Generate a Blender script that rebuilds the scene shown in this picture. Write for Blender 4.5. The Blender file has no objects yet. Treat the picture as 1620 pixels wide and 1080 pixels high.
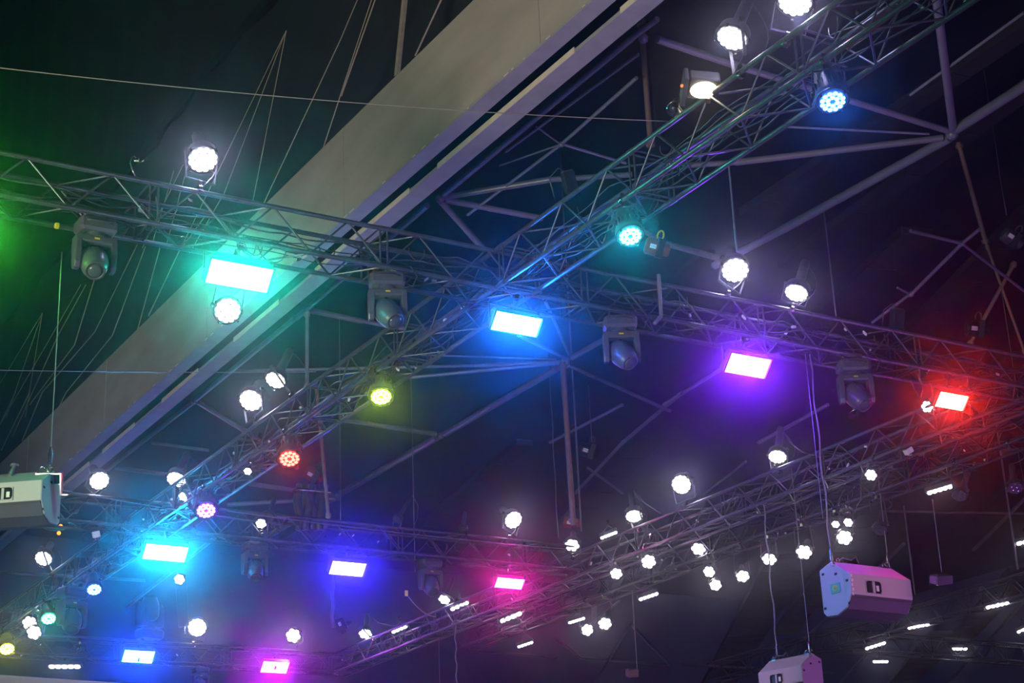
import bpy, math, random
from mathutils import Vector as V, Matrix
random.seed(7)
PI = math.pi
sc = bpy.context.scene
col = sc.collection

# ------------------------------------------------------------------ camera
F = 2721.17; PITCH = .359683; ROLL = -.0435523; YAW = .549947
CAM = V((0, 0, 1.6))
FW = V((0, math.cos(PITCH), math.sin(PITCH)))
_r = V((1, 0, 0)); _u = V((0, -math.sin(PITCH), math.cos(PITCH)))
RI = _r * math.cos(ROLL) + _u * math.sin(ROLL)
UP = -_r * math.sin(ROLL) + _u * math.cos(ROLL)
cd = bpy.data.cameras.new('camera'); cam = bpy.data.objects.new('camera', cd); col.objects.link(cam)
cd.sensor_width = 36; cd.lens = F / 1620 * 36; cd.clip_end = 400
m = Matrix((RI, UP, -FW)).transposed().to_4x4(); m.translation = CAM
cam.matrix_world = m
sc.camera = cam

# ------------------------------------------------------------------ look, world, light
sc.view_settings.view_transform = 'Standard'; sc.view_settings.look = 'None'
sc.view_settings.gamma = 1; sc.view_settings.use_curve_mapping = False
sc.view_settings.exposure = 0.0
cy = sc.cycles
cy.max_bounces = 4; cy.diffuse_bounces = 2; cy.glossy_bounces = 2; cy.transmission_bounces = 3
cy.volume_bounces = 0; cy.transparent_max_bounces = 8
cy.use_denoising = True; cy.use_light_tree = True; cy.sample_clamp_indirect = 3.0
cy.caustics_reflective = False; cy.caustics_refractive = False
w = bpy.data.worlds.new('hall_air'); sc.world = w; w.use_nodes = True
w.node_tree.nodes['Background'].inputs[0].default_value = (.003, .004, .014, 1)
w.node_tree.nodes['Background'].inputs[1].default_value = 1.0

def lamp(name, kind, loc, target, color, power, size=1.0, spot=60, blend=.6, parent=None):
    d = bpy.data.lights.new(name, kind); o = bpy.data.objects.new(name, d); col.objects.link(o)
    d.color = color; d.energy = power
    if kind == 'AREA': d.shape = 'DISK'; d.size = size
    else: d.shadow_soft_size = size
    if kind == 'SPOT': d.spot_size = math.radians(spot); d.spot_blend = blend
    loc = V(loc); dr = (V(target) - loc)
    o.rotation_euler = dr.to_track_quat('-Z', 'Y').to_euler(); o.location = loc
    if parent: o.parent = parent; o.location = loc - parent.location
    return o

HAZE = .0027
# added stand-ins for unseen hall light: fill on the girder, coloured tints
lamp('fill_light', 'SPOT', (-15, 2, .5), (-3.5, 27, 17), (1.0, .86, .72), 14000, 2.2, 52, .5)
lamp('fill_light', 'AREA', (-13, 0, .5), (-2, 22, 13), (1.0, .9, .8), 500, 2.0)
lamp('fill_light', 'AREA', (14, -2, .5), (4, 27, 12), (.62, .55, 1.0), 200, 2.0)
lamp('tint_light', 'AREA', (-15, 8, 3), (-6, 24, 10), (.12, 1.0, .30), 110, .5)
lamp('tint_light', 'AREA', (16, 20, 2.5), (1, 22, 10), (.38, .26, 1.0), 240, .6)
lamp('tint_light', 'AREA', (12, 26, 2.0), (2, 38, 10), (.75, .10, 1.0), 300, .5)
lamp('tint_light', 'SPOT', (9, 8, 0), (-2, 27, 13.5), (.46, .26, 1.0), 2600, .6, 50)  # added to bring up the roof pipes in purple
lamp('tint_light', 'SPOT', (-12, 12, 2.5), (-5.6, 19.4, 8), (.12, 1.0, .35), 900, .3, 24)  # added green tint on the left speaker
lamp('tint_light', 'AREA', (-7, 10, 5.5), (1, 19, 10), (.05, .9, .65), 90, .4)

# ------------------------------------------------------------------ projection helpers (pixels of the photograph -> hall)
UD = V((math.cos(YAW), math.sin(YAW), 0)); VD = V((-math.sin(YAW), math.cos(YAW), 0)); ZD = V((0, 0, 1))
HR = 8.5                                        # rig height over the camera
TS, TW = .518, .539                             # truss section
OFF = {'A': (VD, 17.655), 'B': (UD, 10.6186), 'C': (UD, 20.648), 'D': (UD, 22.24), 'E': (UD, 32.2),
       'T': (VD, 30.85), 'Q': (VD, 43.9), 'F': (VD, 36.2)}
def ray(x, y): return FW + RI * ((x - 810) / F) - UP * ((y - 540) / F)
def on(pl, x, y, off=0.0):
    n, o = OFF[pl]; d = ray(x, y); return CAM + d * ((o + off) / d.dot(n))
def atz(x, y, z):
    d = ray(x, y); return CAM + d * (z / d.z)
def atd(x, y, dep): return CAM + ray(x, y) * dep
def depth(p): return (p - CAM).dot(FW)
def pxm(p): return F / depth(p)                 # pixels per metre there
def drop(p, yb):                                # the point straight below p seen at image row yb
    X = p - CAM; k = (540 - yb) / F
    t = (X.dot(UP) - k * X.dot(FW)) / (k * ZD.dot(FW) - ZD.dot(UP)); return p + ZD * t

# ------------------------------------------------------------------ materials
def mat(name, base, rough=.5, metal=0.0, emit=None, strength=0.0, noise=0.0, nscale=8.0, bump=0.0, sampled=True, spec=.5):
    mt = bpy.data.materials.new(name); mt.use_nodes = True; nt = mt.node_tree
    b = nt.nodes['Principled BSDF']
    b.inputs['Base Color'].default_value = (*base, 1); b.inputs['Roughness'].default_value = rough
    b.inputs['Metallic'].default_value = metal; b.inputs['Specular IOR Level'].default_value = spec
    if noise or bump:
        tc = nt.nodes.new('ShaderNodeTexCoord'); n = nt.nodes.new('ShaderNodeTexNoise')
        n.inputs['Scale'].default_value = nscale; n.inputs['Detail'].default_value = 5
        nt.links.new(tc.outputs['Object'], n.inputs['Vector'])
        if noise:
            r = nt.nodes.new('ShaderNodeMixRGB'); r.blend_type = 'MIX'
            r.inputs[1].default_value = (*[c * (1 - noise) for c in base], 1)
            r.inputs[2].default_value = (*[min(1, c * (1 + noise)) for c in base], 1)
            nt.links.new(n.outputs['Fac'], r.inputs[0]); nt.links.new(r.outputs[0], b.inputs['Base Color'])
        if bump:
            bp = nt.nodes.new('ShaderNodeBump'); bp.inputs['Strength'].default_value = bump; bp.inputs['Distance'].default_value = .02
            nt.links.new(n.outputs['Fac'], bp.inputs['Height']); nt.links.new(bp.outputs['Normal'], b.inputs['Normal'])
    if emit:
        b.inputs['Emission Color'].default_value = (*emit, 1); b.inputs['Emission Strength'].default_value = strength
        if not sampled: mt.cycles.emission_sampling = 'NONE'
    return mt
M = dict(
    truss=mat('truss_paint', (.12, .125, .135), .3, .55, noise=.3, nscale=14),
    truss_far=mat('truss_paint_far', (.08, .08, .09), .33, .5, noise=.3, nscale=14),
    black=mat('black_lacquer', (.018, .018, .02), .38, 0, noise=.2, nscale=20),
    body=mat('fixture_body', (.075, .078, .085), .42, .1, noise=.15, nscale=20),
    head=mat('moving_head_shell', (.085, .09, .10), .36, .0, noise=.12, nscale=20),
    steel=mat('bright_steel', (.55, .53, .48), .25, 1.0, noise=.15, nscale=30),
    cable=mat('cable_jacket', (.075, .075, .08), .3, 0, noise=.2, nscale=20),
    glass=mat('front_lens', (.10, .11, .13), .08, .2),
    pipe=mat('roof_pipe_paint', (.22, .21, .25), .35, .15, noise=.25, nscale=3),
    roof=mat('roof_sheet', (.012, .012, .022), .8, 0, noise=.35, nscale=1.2, bump=.2),
    rib=mat('roof_rib', (.030, .027, .038), .8, 0, noise=.3, nscale=2),
    drape=mat('black_membrane', (.028, .034, .038), .9, 0, noise=.4, nscale=.5, bump=.3),
    rope=mat('stay_rope', (.42, .37, .28), .7, 0, noise=.3, nscale=9),
    wire=mat('wire_rope', (.30, .30, .32), .4, .6, noise=.2, nscale=30),
    speaker=mat('speaker_paint', (.48, .46, .46), .55, 0, noise=.06, nscale=30, bump=.1),
    dark_grille=mat('speaker_grille', (.06, .055, .065), .6, 0, noise=.1, nscale=60),
    yellow=mat('yellow_tag', (.75, .6, .04), .5), red=mat('hoist_red', (.34, .06, .05), .45, .1, noise=.2, nscale=15),
    brown=mat('rusty_pole', (.20, .13, .10), .6, .2, noise=.3, nscale=10), white=mat('white_label', (.8, .8, .76), .5),
    wall=mat('white_board', (.8, .8, .8), .7, 0, noise=.04, nscale=2),
    cyan=mat('printed_panel', (.12, .55, .38), .4), amber=mat('amber_lamp', (.6, .2, .02), .4, 0, (1, .3, .03), 2.5, sampled=False))
# weathered paint of the girder: warm grey, stained streaks
def girder_mat():
    mt = bpy.data.materials.new('girder_paint'); mt.use_nodes = True; nt = mt.node_tree; b = nt.nodes['Principled BSDF']
    tc = nt.nodes.new('ShaderNodeTexCoord'); mp = nt.nodes.new('ShaderNodeMapping'); mp.inputs['Scale'].default_value = (.35, .35, 1.2)
    n = nt.nodes.new('ShaderNodeTexNoise'); n.inputs['Scale'].default_value = 1.6; n.inputs['Detail'].default_value = 7
    cr = nt.nodes.new('ShaderNodeValToRGB'); cr.color_ramp.elements[0].position = .3; cr.color_ramp.elements[1].position = .7
    cr.color_ramp.elements[0].color = (.36, .325, .28, 1); cr.color_ramp.elements[1].color = (.48, .44, .39, 1)
    nt.links.new(tc.outputs['Object'], mp.inputs[0]); nt.links.new(mp.outputs[0], n.inputs['Vector'])
    nt.links.new(n.outputs['Fac'], cr.inputs[0]); nt.links.new(cr.outputs[0], b.inputs['Base Color'])
    b.inputs['Roughness'].default_value = .75
    return mt
M['girder'] = girder_mat()
M['flange'] = mat('flange_paint', (.34, .34, .38), .6, 0, noise=.25, nscale=4)
M['flange_edge'] = mat('pale_flange_edge', (.75, .68, .55), .5, 0, noise=.2, nscale=5)
_em = {}
def glow(name, c, s, sampled=True):
    k = (name, c, s)
    if k not in _em: _em[k] = mat(name, (.02, .02, .02), .4, 0, c, s, sampled=sampled)
    return _em[k]

# ------------------------------------------------------------------ mesh builder
def frame(axis, ref=None):
    a = V(axis).normalized(); r = V(ref) if ref is not None else ZD
    if abs(a.dot(r.normalized())) > .98: r = V((1, 0, 0))
    x = r.cross(a).normalized(); return x, a.cross(x).normalized(), a
class MB:
    def __init__(s): s.v = []; s.f = []; s.sm = []
    def add(s, vs, fs, smooth=False):
        k = len(s.v); s.v += [V(p) for p in vs]; s.f += [tuple(i + k for i in f) for f in fs]; s.sm += [smooth] * len(fs)
    def lathe(s, o, axis, prof, n=16, caps=True, ref=None, sx=1, sy=1):
        x, y, a = frame(axis, ref); o = V(o); vs = []
        for t, r in prof:
            for i in range(n):
                g = 2 * PI * i / n; vs.append(o + a * t + x * (r * sx * math.cos(g)) + y * (r * sy * math.sin(g)))
        fs = []
        for j in range(len(prof) - 1):
            for i in range(n):
                k = (i + 1) % n; fs.append((j * n + i, j * n + k, (j + 1) * n + k, (j + 1) * n + i))
        s.add(vs, fs, True)
        if caps:
            m_ = len(prof) - 1
            s.add(vs[:n], [tuple(range(n))[::-1]]); s.add(vs[m_ * n:], [tuple(range(n))])
    def tube(s, a, b, r, n=8, r2=None):
        a = V(a); b = V(b); s.lathe(a, b - a, [(0, r), ((b - a).length, r if r2 is None else r2)], n)
    def path(s, pts, r, n=5):
        pts = [V(p) for p in pts]; vs = []; x = None
        for i, p in enumerate(pts):
            t = (pts[min(i + 1, len(pts) - 1)] - pts[max(i - 1, 0)]).normalized()
            if x is None: x, y, _ = frame(t)
            else:
                x = (x - t * x.dot(t)).normalized(); y = t.cross(x)
            y = t.cross(x)
            for k in range(n):
                g = 2 * PI * k / n; vs.append(p + x * (r * math.cos(g)) + y * (r * math.sin(g)))
        fs = []
        for j in range(len(pts) - 1):
            for i in range(n):
                k = (i + 1) % n; fs.append((j * n + i, j * n + k, (j + 1) * n + k, (j + 1) * n + i))
        fs.append(tuple(range(n))[::-1]); fs.append(tuple((len(pts) - 1) * n + i for i in range(n)))
        s.add(vs, fs, True)
    def box(s, c, x, y, z, sx, sy, sz, bev=0.0):
        c = V(c); x = V(x).normalized(); y = V(y).normalized(); z = V(z).normalized()
        if bev <= 0:
            vs = [c + x * (a * sx / 2) + y * (b * sy / 2) + z * (d * sz / 2) for d in (-1, 1) for b in (-1, 1) for a in (-1, 1)]
            s.add(vs, [(0, 2, 3, 1), (4, 5, 7, 6), (0, 1, 5, 4), (2, 6, 7, 3), (0, 4, 6, 2), (1, 3, 7, 5)]); return
        ring = []
        for a, b in ((1, 1), (-1, 1), (-1, -1), (1, -1)):
            q = [(sx / 2, sy / 2 - bev), (sx / 2 - bev, sy / 2)]
            if a * b < 0: q = q[::-1]
            ring += [(a * p[0], b * p[1]) for p in q]
        s.prism([(p[0] * k, p[1] * k2) for p in ring for k, k2 in ((1, 1),)], c, x, y, z, -sz / 2, sz / 2, bev)
    def prism(s, poly, c, x, y, z, z0, z1, bev=0.0):
        c = V(c); n = len(poly); cx = sum(p[0] for p in poly) / n; cyy = sum(p[1] for p in poly) / n
        mx = max(math.hypot(p[0] - cx, p[1] - cyy) for p in poly); k = 1 - bev / mx if bev else 1
        lay = [(z0, k), (z0 + bev, 1), (z1 - bev, 1), (z1, k)] if bev else [(z0, 1), (z1, 1)]
        vs = [c + x * (cx + (p[0] - cx) * q) + y * (cyy + (p[1] - cyy) * q) + z * t for t, q in lay for p in poly]
        fs = [tuple(range(n))[::-1], tuple((len(lay) - 1) * n + i for i in range(n))]
        for j in range(len(lay) - 1):
            for i in range(n):
                g = (i + 1) % n; fs.append((j * n + i, j * n + g, (j + 1) * n + g, (j + 1) * n + i))
        s.add(vs, fs)
    def build(s, name, mt, parent=None, org=None):
        org = V(org) if org is not None else (parent.location.copy() if parent and parent.parent is None and parent.get('_w') else V((0, 0, 0)))
        me = bpy.data.meshes.new(name); me.from_pydata([p - org for p in s.v], [], s.f)
        me.polygons.foreach_set('use_smooth', s.sm); me.materials.append(mt); me.update()
        o = bpy.data.objects.new(name, me); col.objects.link(o)
        if parent: o.parent = parent
        else: o.location = org
        return o
def tag(o, label=None, cat=None, group=None, kind=None):
    if label: o['label'] = label
    if cat: o['category'] = cat
    if group: o['group'] = group
    if kind: o['kind'] = kind
    return o
def empty(name, loc, label, cat, group=None, kind=None):
    o = bpy.data.objects.new(name, None); col.objects.link(o); o.location = V(loc); o.empty_display_size = .1
    return tag(o, label, cat, group, kind)
def part(b, name, mt, root, org=None):          # mesh given in hall coordinates, child of root
    return b.build(name, mt, root, org if org is not None else root.location)
def sub(b, name, mt, par, root): return b.build(name, mt, par, root.location)

# ------------------------------------------------------------------ haze in the hall's air
hb = MB(); hb.box((0, 30, 12), (1, 0, 0), (0, 1, 0), (0, 0, 1), 110, 100, 30)
hz = hb.build('haze', M['black']); tag(hz, 'thin stage haze filling the hall around the rig', 'haze', kind='stuff')
hm = bpy.data.materials.new('stage_haze'); hm.use_nodes = True; nt = hm.node_tree
nt.nodes.remove(nt.nodes['Principled BSDF'])
ad = nt.nodes.new('ShaderNodeAddShader')        # fog droplets: a sharp forward lobe and a weak broad one
for i, (dens, g) in enumerate(((HAZE, .975), (HAZE * .02, .5))):
    vs = nt.nodes.new('ShaderNodeVolumeScatter'); vs.inputs['Density'].default_value = dens; vs.inputs['Anisotropy'].default_value = g
    vs.inputs['Color'].default_value = (.95, .95, 1, 1); nt.links.new(vs.outputs[0], ad.inputs[i])
nt.links.new(ad.outputs[0], nt.nodes['Material Output'].inputs['Volume'])
hz.data.materials.clear(); hz.data.materials.append(hm); hz.visible_shadow = True

# ------------------------------------------------------------------ setting: roof, drape, girder, space frame
rb = MB(); rb.box(CAM + UD * 46 + VD * 30 + ZD * 22.6, UD, VD, ZD, 64, 110, .3)
tag(rb.build('ceiling', M['roof']), 'dark roof sheeting high above the rig', 'ceiling', kind='structure')
dn = -UD
g0 = CAM + UD * 11.2 + ZD * 12.0                # lower front edge of the girder, runs along VD
db = MB()
N = 60
for i in range(N):                              # folds of the membrane behind the girder
    pass
vs_, fs_ = [], []
for i in range(N + 1):
    t = -10 + i * 90 / N
    q = CAM + UD * (4.0 + .35 * math.sin(i * 1.3)) + VD * t
    for z in (-14, -3, 6, 22): vs_.append(V((q.x, q.y, CAM.z + z)) - UD * (0) )
for i in range(N):
    for j in range(3): a = i * 4 + j; fs_.append((a, a + 4, a + 5, a + 1))
# the membrane hangs beyond the girder, seen under and left of it
def girder():
    g = empty('roof_girder', g0 + VD * 20, 'broad warm grey steel box girder rising diagonally behind the trusses', 'girder', kind='structure')
    a, b = g0 + VD * 5, g0 + VD * 75
    ln = 70; mid = (a + b) / 2
    m1 = MB(); m1.box(mid + UD * .05 + ZD * .84, VD, UD, ZD, ln, .1, 1.68)
    part(m1, 'web', M['girder'], g)
    m2 = MB(); m2.box(mid + UD * .11 - ZD * .02, VD, UD, ZD, ln, .27, .05)
    part(m2, 'lower_flange', M['flange'], g)
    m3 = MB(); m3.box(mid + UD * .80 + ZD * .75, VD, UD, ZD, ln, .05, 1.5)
    part(m3, 'inner_web', M['black'], g)  # black puts the shade of the girder gap into the colour
    m4 = MB(); m4.box(mid + UD * .66 + ZD * .0, VD, UD, ZD, ln, .32, .06)
    part(m4, 'second_flange', M['flange'], g)
    m5 = MB()
    t = 8
    while t < 68:
        L_ = random.uniform(2, 5); m5.box(a + VD * (t + L_ / 2) + UD * .492 + ZD * .01, VD, UD, ZD, L_, .014, .09); t += L_ + random.uniform(.8, 3)
    part(m5, 'pale_edge', M['flange_edge'], g)  # broken pale runs on the near edge of the second flange
    m6 = MB(); m6.box(mid + UD * .42 + ZD * 1.62, VD, UD, ZD, ln, .76, .05); part(m6, 'upper_flange', M['black'], g)  # blackened as well, gap shade held in its colour
    # paint chips and weld plates along the lower edge
    m7 = MB()
    for i in range(60): m7.box(a + VD * random.uniform(6, 45) - UD * .04 - ZD * .03, VD, UD, ZD, random.uniform(.03, .2), .012, .012)
    part(m7, 'chipped_edge', M['flange_edge'], g)
    for k in range(7):
        mm = MB(); mm.box(a + VD * (6 + k * 6.2) - UD * .006 + ZD * .84, VD, UD, ZD, .04, .012, 1.66); part(mm, 'weld_seam', M['girder'], g)
girder()

def roof_pipe(root, x0, y0, x1, y1, wpx, z0=13.0, z1=None, n=10, mt='pipe'):
    a = atz(x0, y0, z0); b = atz(x1, y1, z1 if z1 else z0); r = wpx / 2 / (.5 * (pxm(a) + pxm(b)))
    mb = MB(); mb.tube(a, b, r, n); part(mb, 'pipe', M[mt], root); return a, b
fr = empty('roof_space_frame', atz(895, 572, 13), 'dark tubular space frame under the roof behind the rig', 'roof frame', kind='structure')
PIPES = [
 (1000,60,702,308,10),(676,325,472,500,9),(466,504,310,632,8),(306,636,170,742,7),(1040,30,1000,60,10),
 (970,63,640,315,4),(640,315,210,690,4),(1010,86,800,240,5),(1007,123,888,228,6),(888,228,740,340,5),(888,228,790,262,3),(890,228,990,258,5),(884,226,848,200,3),
 (700,312,870,284,10),(870,284,1000,276,9),(704,316,858,345,10),(697,318,764,393,10),
 (1040,62,1178,108,13),(1178,108,1348,160,11),(1348,160,1500,207,11),(1163,257,1492,218,11),(1237,200,1470,212,4),(1080,262,1163,257,9),
 (1478,-30,1508,206,14),(1512,205,1680,98,17),(1502,218,1240,362,15),(1240,362,1130,420,13),(1440,150,1620,20,5),
 (1057,386,1146,411,10),(1060,388,952,330,8),
 (1549,363,1522,385,6),(1522,385,1444,463,6),(1522,385,1440,365,6),(1440,465,1380,510,5),(1522,385,1620,460,5),(1440,465,1420,455,4),
 (952,539,905,566,9),(882,582,704,686,11),(691,692,540,780,11),(528,788,420,850,9),(890,572,760,578,6),(760,578,360,587,5),(885,574,647,597,6),(894,566,820,530,6),(900,560,860,470,5),
 (545,664,690,686,8),(312,635,392,684,9),(392,684,470,740,7),(492,491,574,508,9),(470,502,492,491,5),(574,508,640,520,7),
 (395,765,535,785,7),(360,798,530,788,7),(182,740,270,751,6),(240,700,330,712,5),(340,850,200,960,6),(0,905,230,918,5),
 (620,560,880,568,3),(900,578,1060,650,6),(985,640,870,700,5),(930,740,985,780,4),
 (910,780,985,700,5),(985,700,1080,620,6),(1180,730,1090,800,4),(1200,700,1310,640,6),
 (740,1028,880,1040,4),(920,1040,1060,1052,4),(1080,1050,1320,1065,4),(920,1000,980,950,4),(880,1010,920,1040,4),(1000,990,1060,1052,4),
 (1400,808,1620,812,4),(1000,985,940,1080,4),(1330,1080,1440,960,6),(1500,1080,1620,950,6),(1540,870,1620,790,6),(1180,560,1050,640,6),(1430,860,1200,1080,5),
]
for p in PIPES: roof_pipe(fr, *p)
for x, y, s_ in ((1506,211,17),(696,314,12),(895,571,12),(697,689,9),(535,785,9),(308,633,9),(469,502,8),(888,228,8),(1018,61,13),(1522,385,8),(1441,465,8),(985,700,6)):
    p = atz(x, y, 13); r = s_ / pxm(p) / 2; mb = MB()
    mb.lathe(p - ZD * r * 1.2, ZD, [(0, r * .5), (r * .5, r * 1.1), (r * 1.6, r * 1.25), (r * 2.2, r * .7)], 10); part(mb, 'node', M['pipe'], fr)

# roof ribs: broad dark panels on the right
rr = empty('roof_ribs', atz(1400, 500, 19), 'broad dark roof ribs sloping behind the rig on the right', 'roof ribs', kind='structure')
RIBS = [(1640,30,1180,340,34),(1640,130,1240,420,30),(1452,365,1230,570,50),(1640,330,1450,520,46),(1120,400,960,560,26),(1250,880,1120,1110,60),(1420,760,1240,1000,44),
        (1500,1000,1400,1110,50),(1620,900,1500,1030,44),(1030,690,900,830,40),(1600,560,1480,660,30),(1700,680,1560,820,46),(830,700,640,860,26)]
for x0, y0, x1, y1, wpx in RIBS:
    a = atz(x0, y0, 19); b = atz(x1, y1, 19); wd = wpx / pxm((a + b) / 2); d = (b - a); x = d.normalized(); y = ZD.cross(x)
    mb = MB(); mb.box((a + b) / 2, x, y, ZD, d.length, wd, .25, .04); r_ = part(mb, 'rib', M['rib'], rr)
    ms = MB(); k = 1
    while k * 2.4 < d.length: ms.box(a + x * (k * 2.4) - ZD * .135, x, y, ZD, .05, wd * .96, .03); k += 1
    if k > 1: sub(ms, 'seam', M['rib'], r_, rr)

# membrane with its fan of stay ropes, left of the girder
dr = MB(); vs_, fs_ = [], []
for i in range(91):
    t = 8 + i * .75; wv = .07 * math.sin(i * 1.7) + .06 * math.sin(i * .6)
    for z in (14.9, 17, 21, 28, 48): vs_.append(CAM + UD * (13.2 + (min(z, 28) - 15) * .12 + wv) + VD * t + ZD * z)
for i in range(90):
    for j in range(4): a = i * 5 + j; fs_.append((a, a + 5, a + 6, a + 1))
dr.add(vs_, fs_, True)
tag(dr.build('wall_left', M['drape']), 'black membrane hanging behind the grey girder and its stay ropes', 'membrane', kind='structure')
def ong(x, y, off=1.0):
    d = ray(x, y); return CAM + d * ((11.2 + off) / d.dot(UD))
ROPES = [((452,50),(0,0)),]
FANS = [(452,50,[(400,317),(355,303),(333,297)],1.2)]
LINES = [(453,48,400,318,1.6),(452,50,353,310,1.4),(450,54,235,498,1.4),(540,60,418,320,1.8),(601,-40,512,232,2.0),(578,-30,540,60,1.8),(626,-60,593,-4,1.8),
         (597,-10,540,152,2.6),(697,2,657,88,3.2),(712,-30,697,2,3.2),
         (283,398,235,500,1.8),(253,392,217,524,2.0),(230,390,178,530,1.8),(217,387,150,525,1.6),
         (136,450,92,530,1.8),(128,450,85,525,1.4),(150,440,118,545,2.0),
         (178,530,105,620,1.6),(150,525,67,620,1.6),(217,524,92,645,1.8),(118,545,47,640,1.6),(67,620,35,697,1.8),(47,620,2,712,1.8),(25,620,-10,690,1.4),(105,620,90,650,1.6),
         (67,495,-20,640,1.2),(67,495,10,660,1.2),(67,495,40,660,1.2),(290,260,225,392,1.4),(275,270,240,388,1.2),(92,530,20,690,1.5),(85,525,-5,680,1.3),
         (300,250,262,392,1.2),(352,310,300,400,1.3),(333,330,283,398,1.4)]
ORD = 'first second third fourth fifth sixth seventh eighth ninth tenth eleventh twelfth thirteenth fourteenth fifteenth sixteenth seventeenth'.split()
def zone(l): return 0 if l[1] < 70 else (1 if l[1] < 420 else 2)
ZN = ['those above the long truss', 'those just under the long truss', 'those above the left speaker']
cnt = [0, 0, 0]
for k, (x0, y0, x1, y1, wpx) in enumerate(sorted(LINES, key=lambda l: l[2])):
    a = ong(x0, y0); b = ong(x1, y1); mb = MB(); mb.tube(a, b, wpx / 2 / pxm((a + b) / 2), 5)
    o = mb.build('stay_rope', M['rope'], None, a)
    z_ = zone((x0, y0)); cnt[z_] += 1
    tag(o, 'pale stay rope, %s from the left of %s' % (ORD[cnt[z_] - 1], ZN[z_]), 'rope', 'stay ropes behind the girder')
mb = MB(); a = ong(641, -8, .8); b = ong(628, 120, .8); mb.box((a + b) / 2, b - a, UD, (b - a).cross(UD), (b - a).length, .06, 10 / pxm(a))
tag(mb.build('strut', M['rope'], None, a), 'flat upright strut standing on top of the grey girder near the top edge', 'strut')

# white board at the bottom left
a = atd(-30, 1066, 34); b = atd(240, 1084, 34)
mb = MB(); mb.box((a + b) / 2 - ZD * 1.0, b - a, (b - a).cross(ZD), ZD, (b - a).length + 2, .15, 2.0)
tag(mb.build('wall_front', M['wall'], None, a), 'top edge of a white board at the lower left corner', 'wall', kind='structure')

# ------------------------------------------------------------------ trusses
def unit_tube(name, p, q, r, mt, n=6):
    b = MB(); b.tube(p, q, r, n); me = bpy.data.meshes.new(name); me.from_pydata(b.v, [], b.f)
    me.polygons.foreach_set('use_smooth', b.sm); me.materials.append(mt); return me
def truss(pl, t0, t1, z, label, mt, group=None, bay=.5, cables=5, sag=.12):
    n, o = OFF[pl]; along = VD if n == UD else UD
    yy = ZD.cross(along); sg = 1 if yy.dot(n) > 0 else -1
    org = CAM + n * o + along * t0 + ZD * z
    root = empty('lighting_truss', org, label, 'truss', group)
    root.rotation_euler = (0, 0, math.atan2(along.y, along.x))
    L_ = t1 - t0; w_, h_ = TW * sg, TS
    ch = unit_tube('chord', (0, 0, 0), (L_, 0, 0), .031, mt, 10)
    def inst(me, nm, loc):
        ob = bpy.data.objects.new(nm, me); col.objects.link(ob); ob.parent = root; ob.location = loc
    for y in (0, w_):
        for zz in (0, h_): inst(ch, 'chord', (0, y, zz))
    r = .0135
    sd = [unit_tube('brace', (0, 0, 0), (bay, 0, h_), r, mt), unit_tube('brace', (0, 0, h_), (bay, 0, 0), r, mt)]
    hd = [unit_tube('brace', (0, 0, 0), (bay, w_, 0), r, mt), unit_tube('brace', (0, w_, 0), (bay, 0, 0), r, mt)]
    post = unit_tube('post', (0, 0, 0), (0, 0, h_), r, mt); rail = unit_tube('post', (0, 0, 0), (0, w_, 0), r, mt)
    cp = unit_tube('coupler', (-.07, 0, 0), (.07, 0, 0), .036, mt, 8)
    nb = int(L_ / bay)
    for i in range(nb):
        x = i * bay; k = i % 2
        if i % 6 == 5 and i + 1 < nb: pass
        inst(sd[k], 'brace', (x, 0, 0)); inst(sd[1 - k], 'brace', (x, w_, 0))
        inst(hd[k], 'brace', (x, 0, 0))
        if i % 4 == 0: inst(hd[1 - k], 'brace', (x, 0, h_))
        if i % 6 == 0:
            for dx in (-.05, .05):
                for y in (0, w_): inst(post, 'post', (x + dx, y, 0))
                inst(rail, 'post', (x + dx, 0, 0)); inst(rail, 'post', (x + dx, 0, h_))
            for y in (0, w_):
                for zz in (0, h_): inst(cp, 'coupler', (x, y, zz))
    return root
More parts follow.
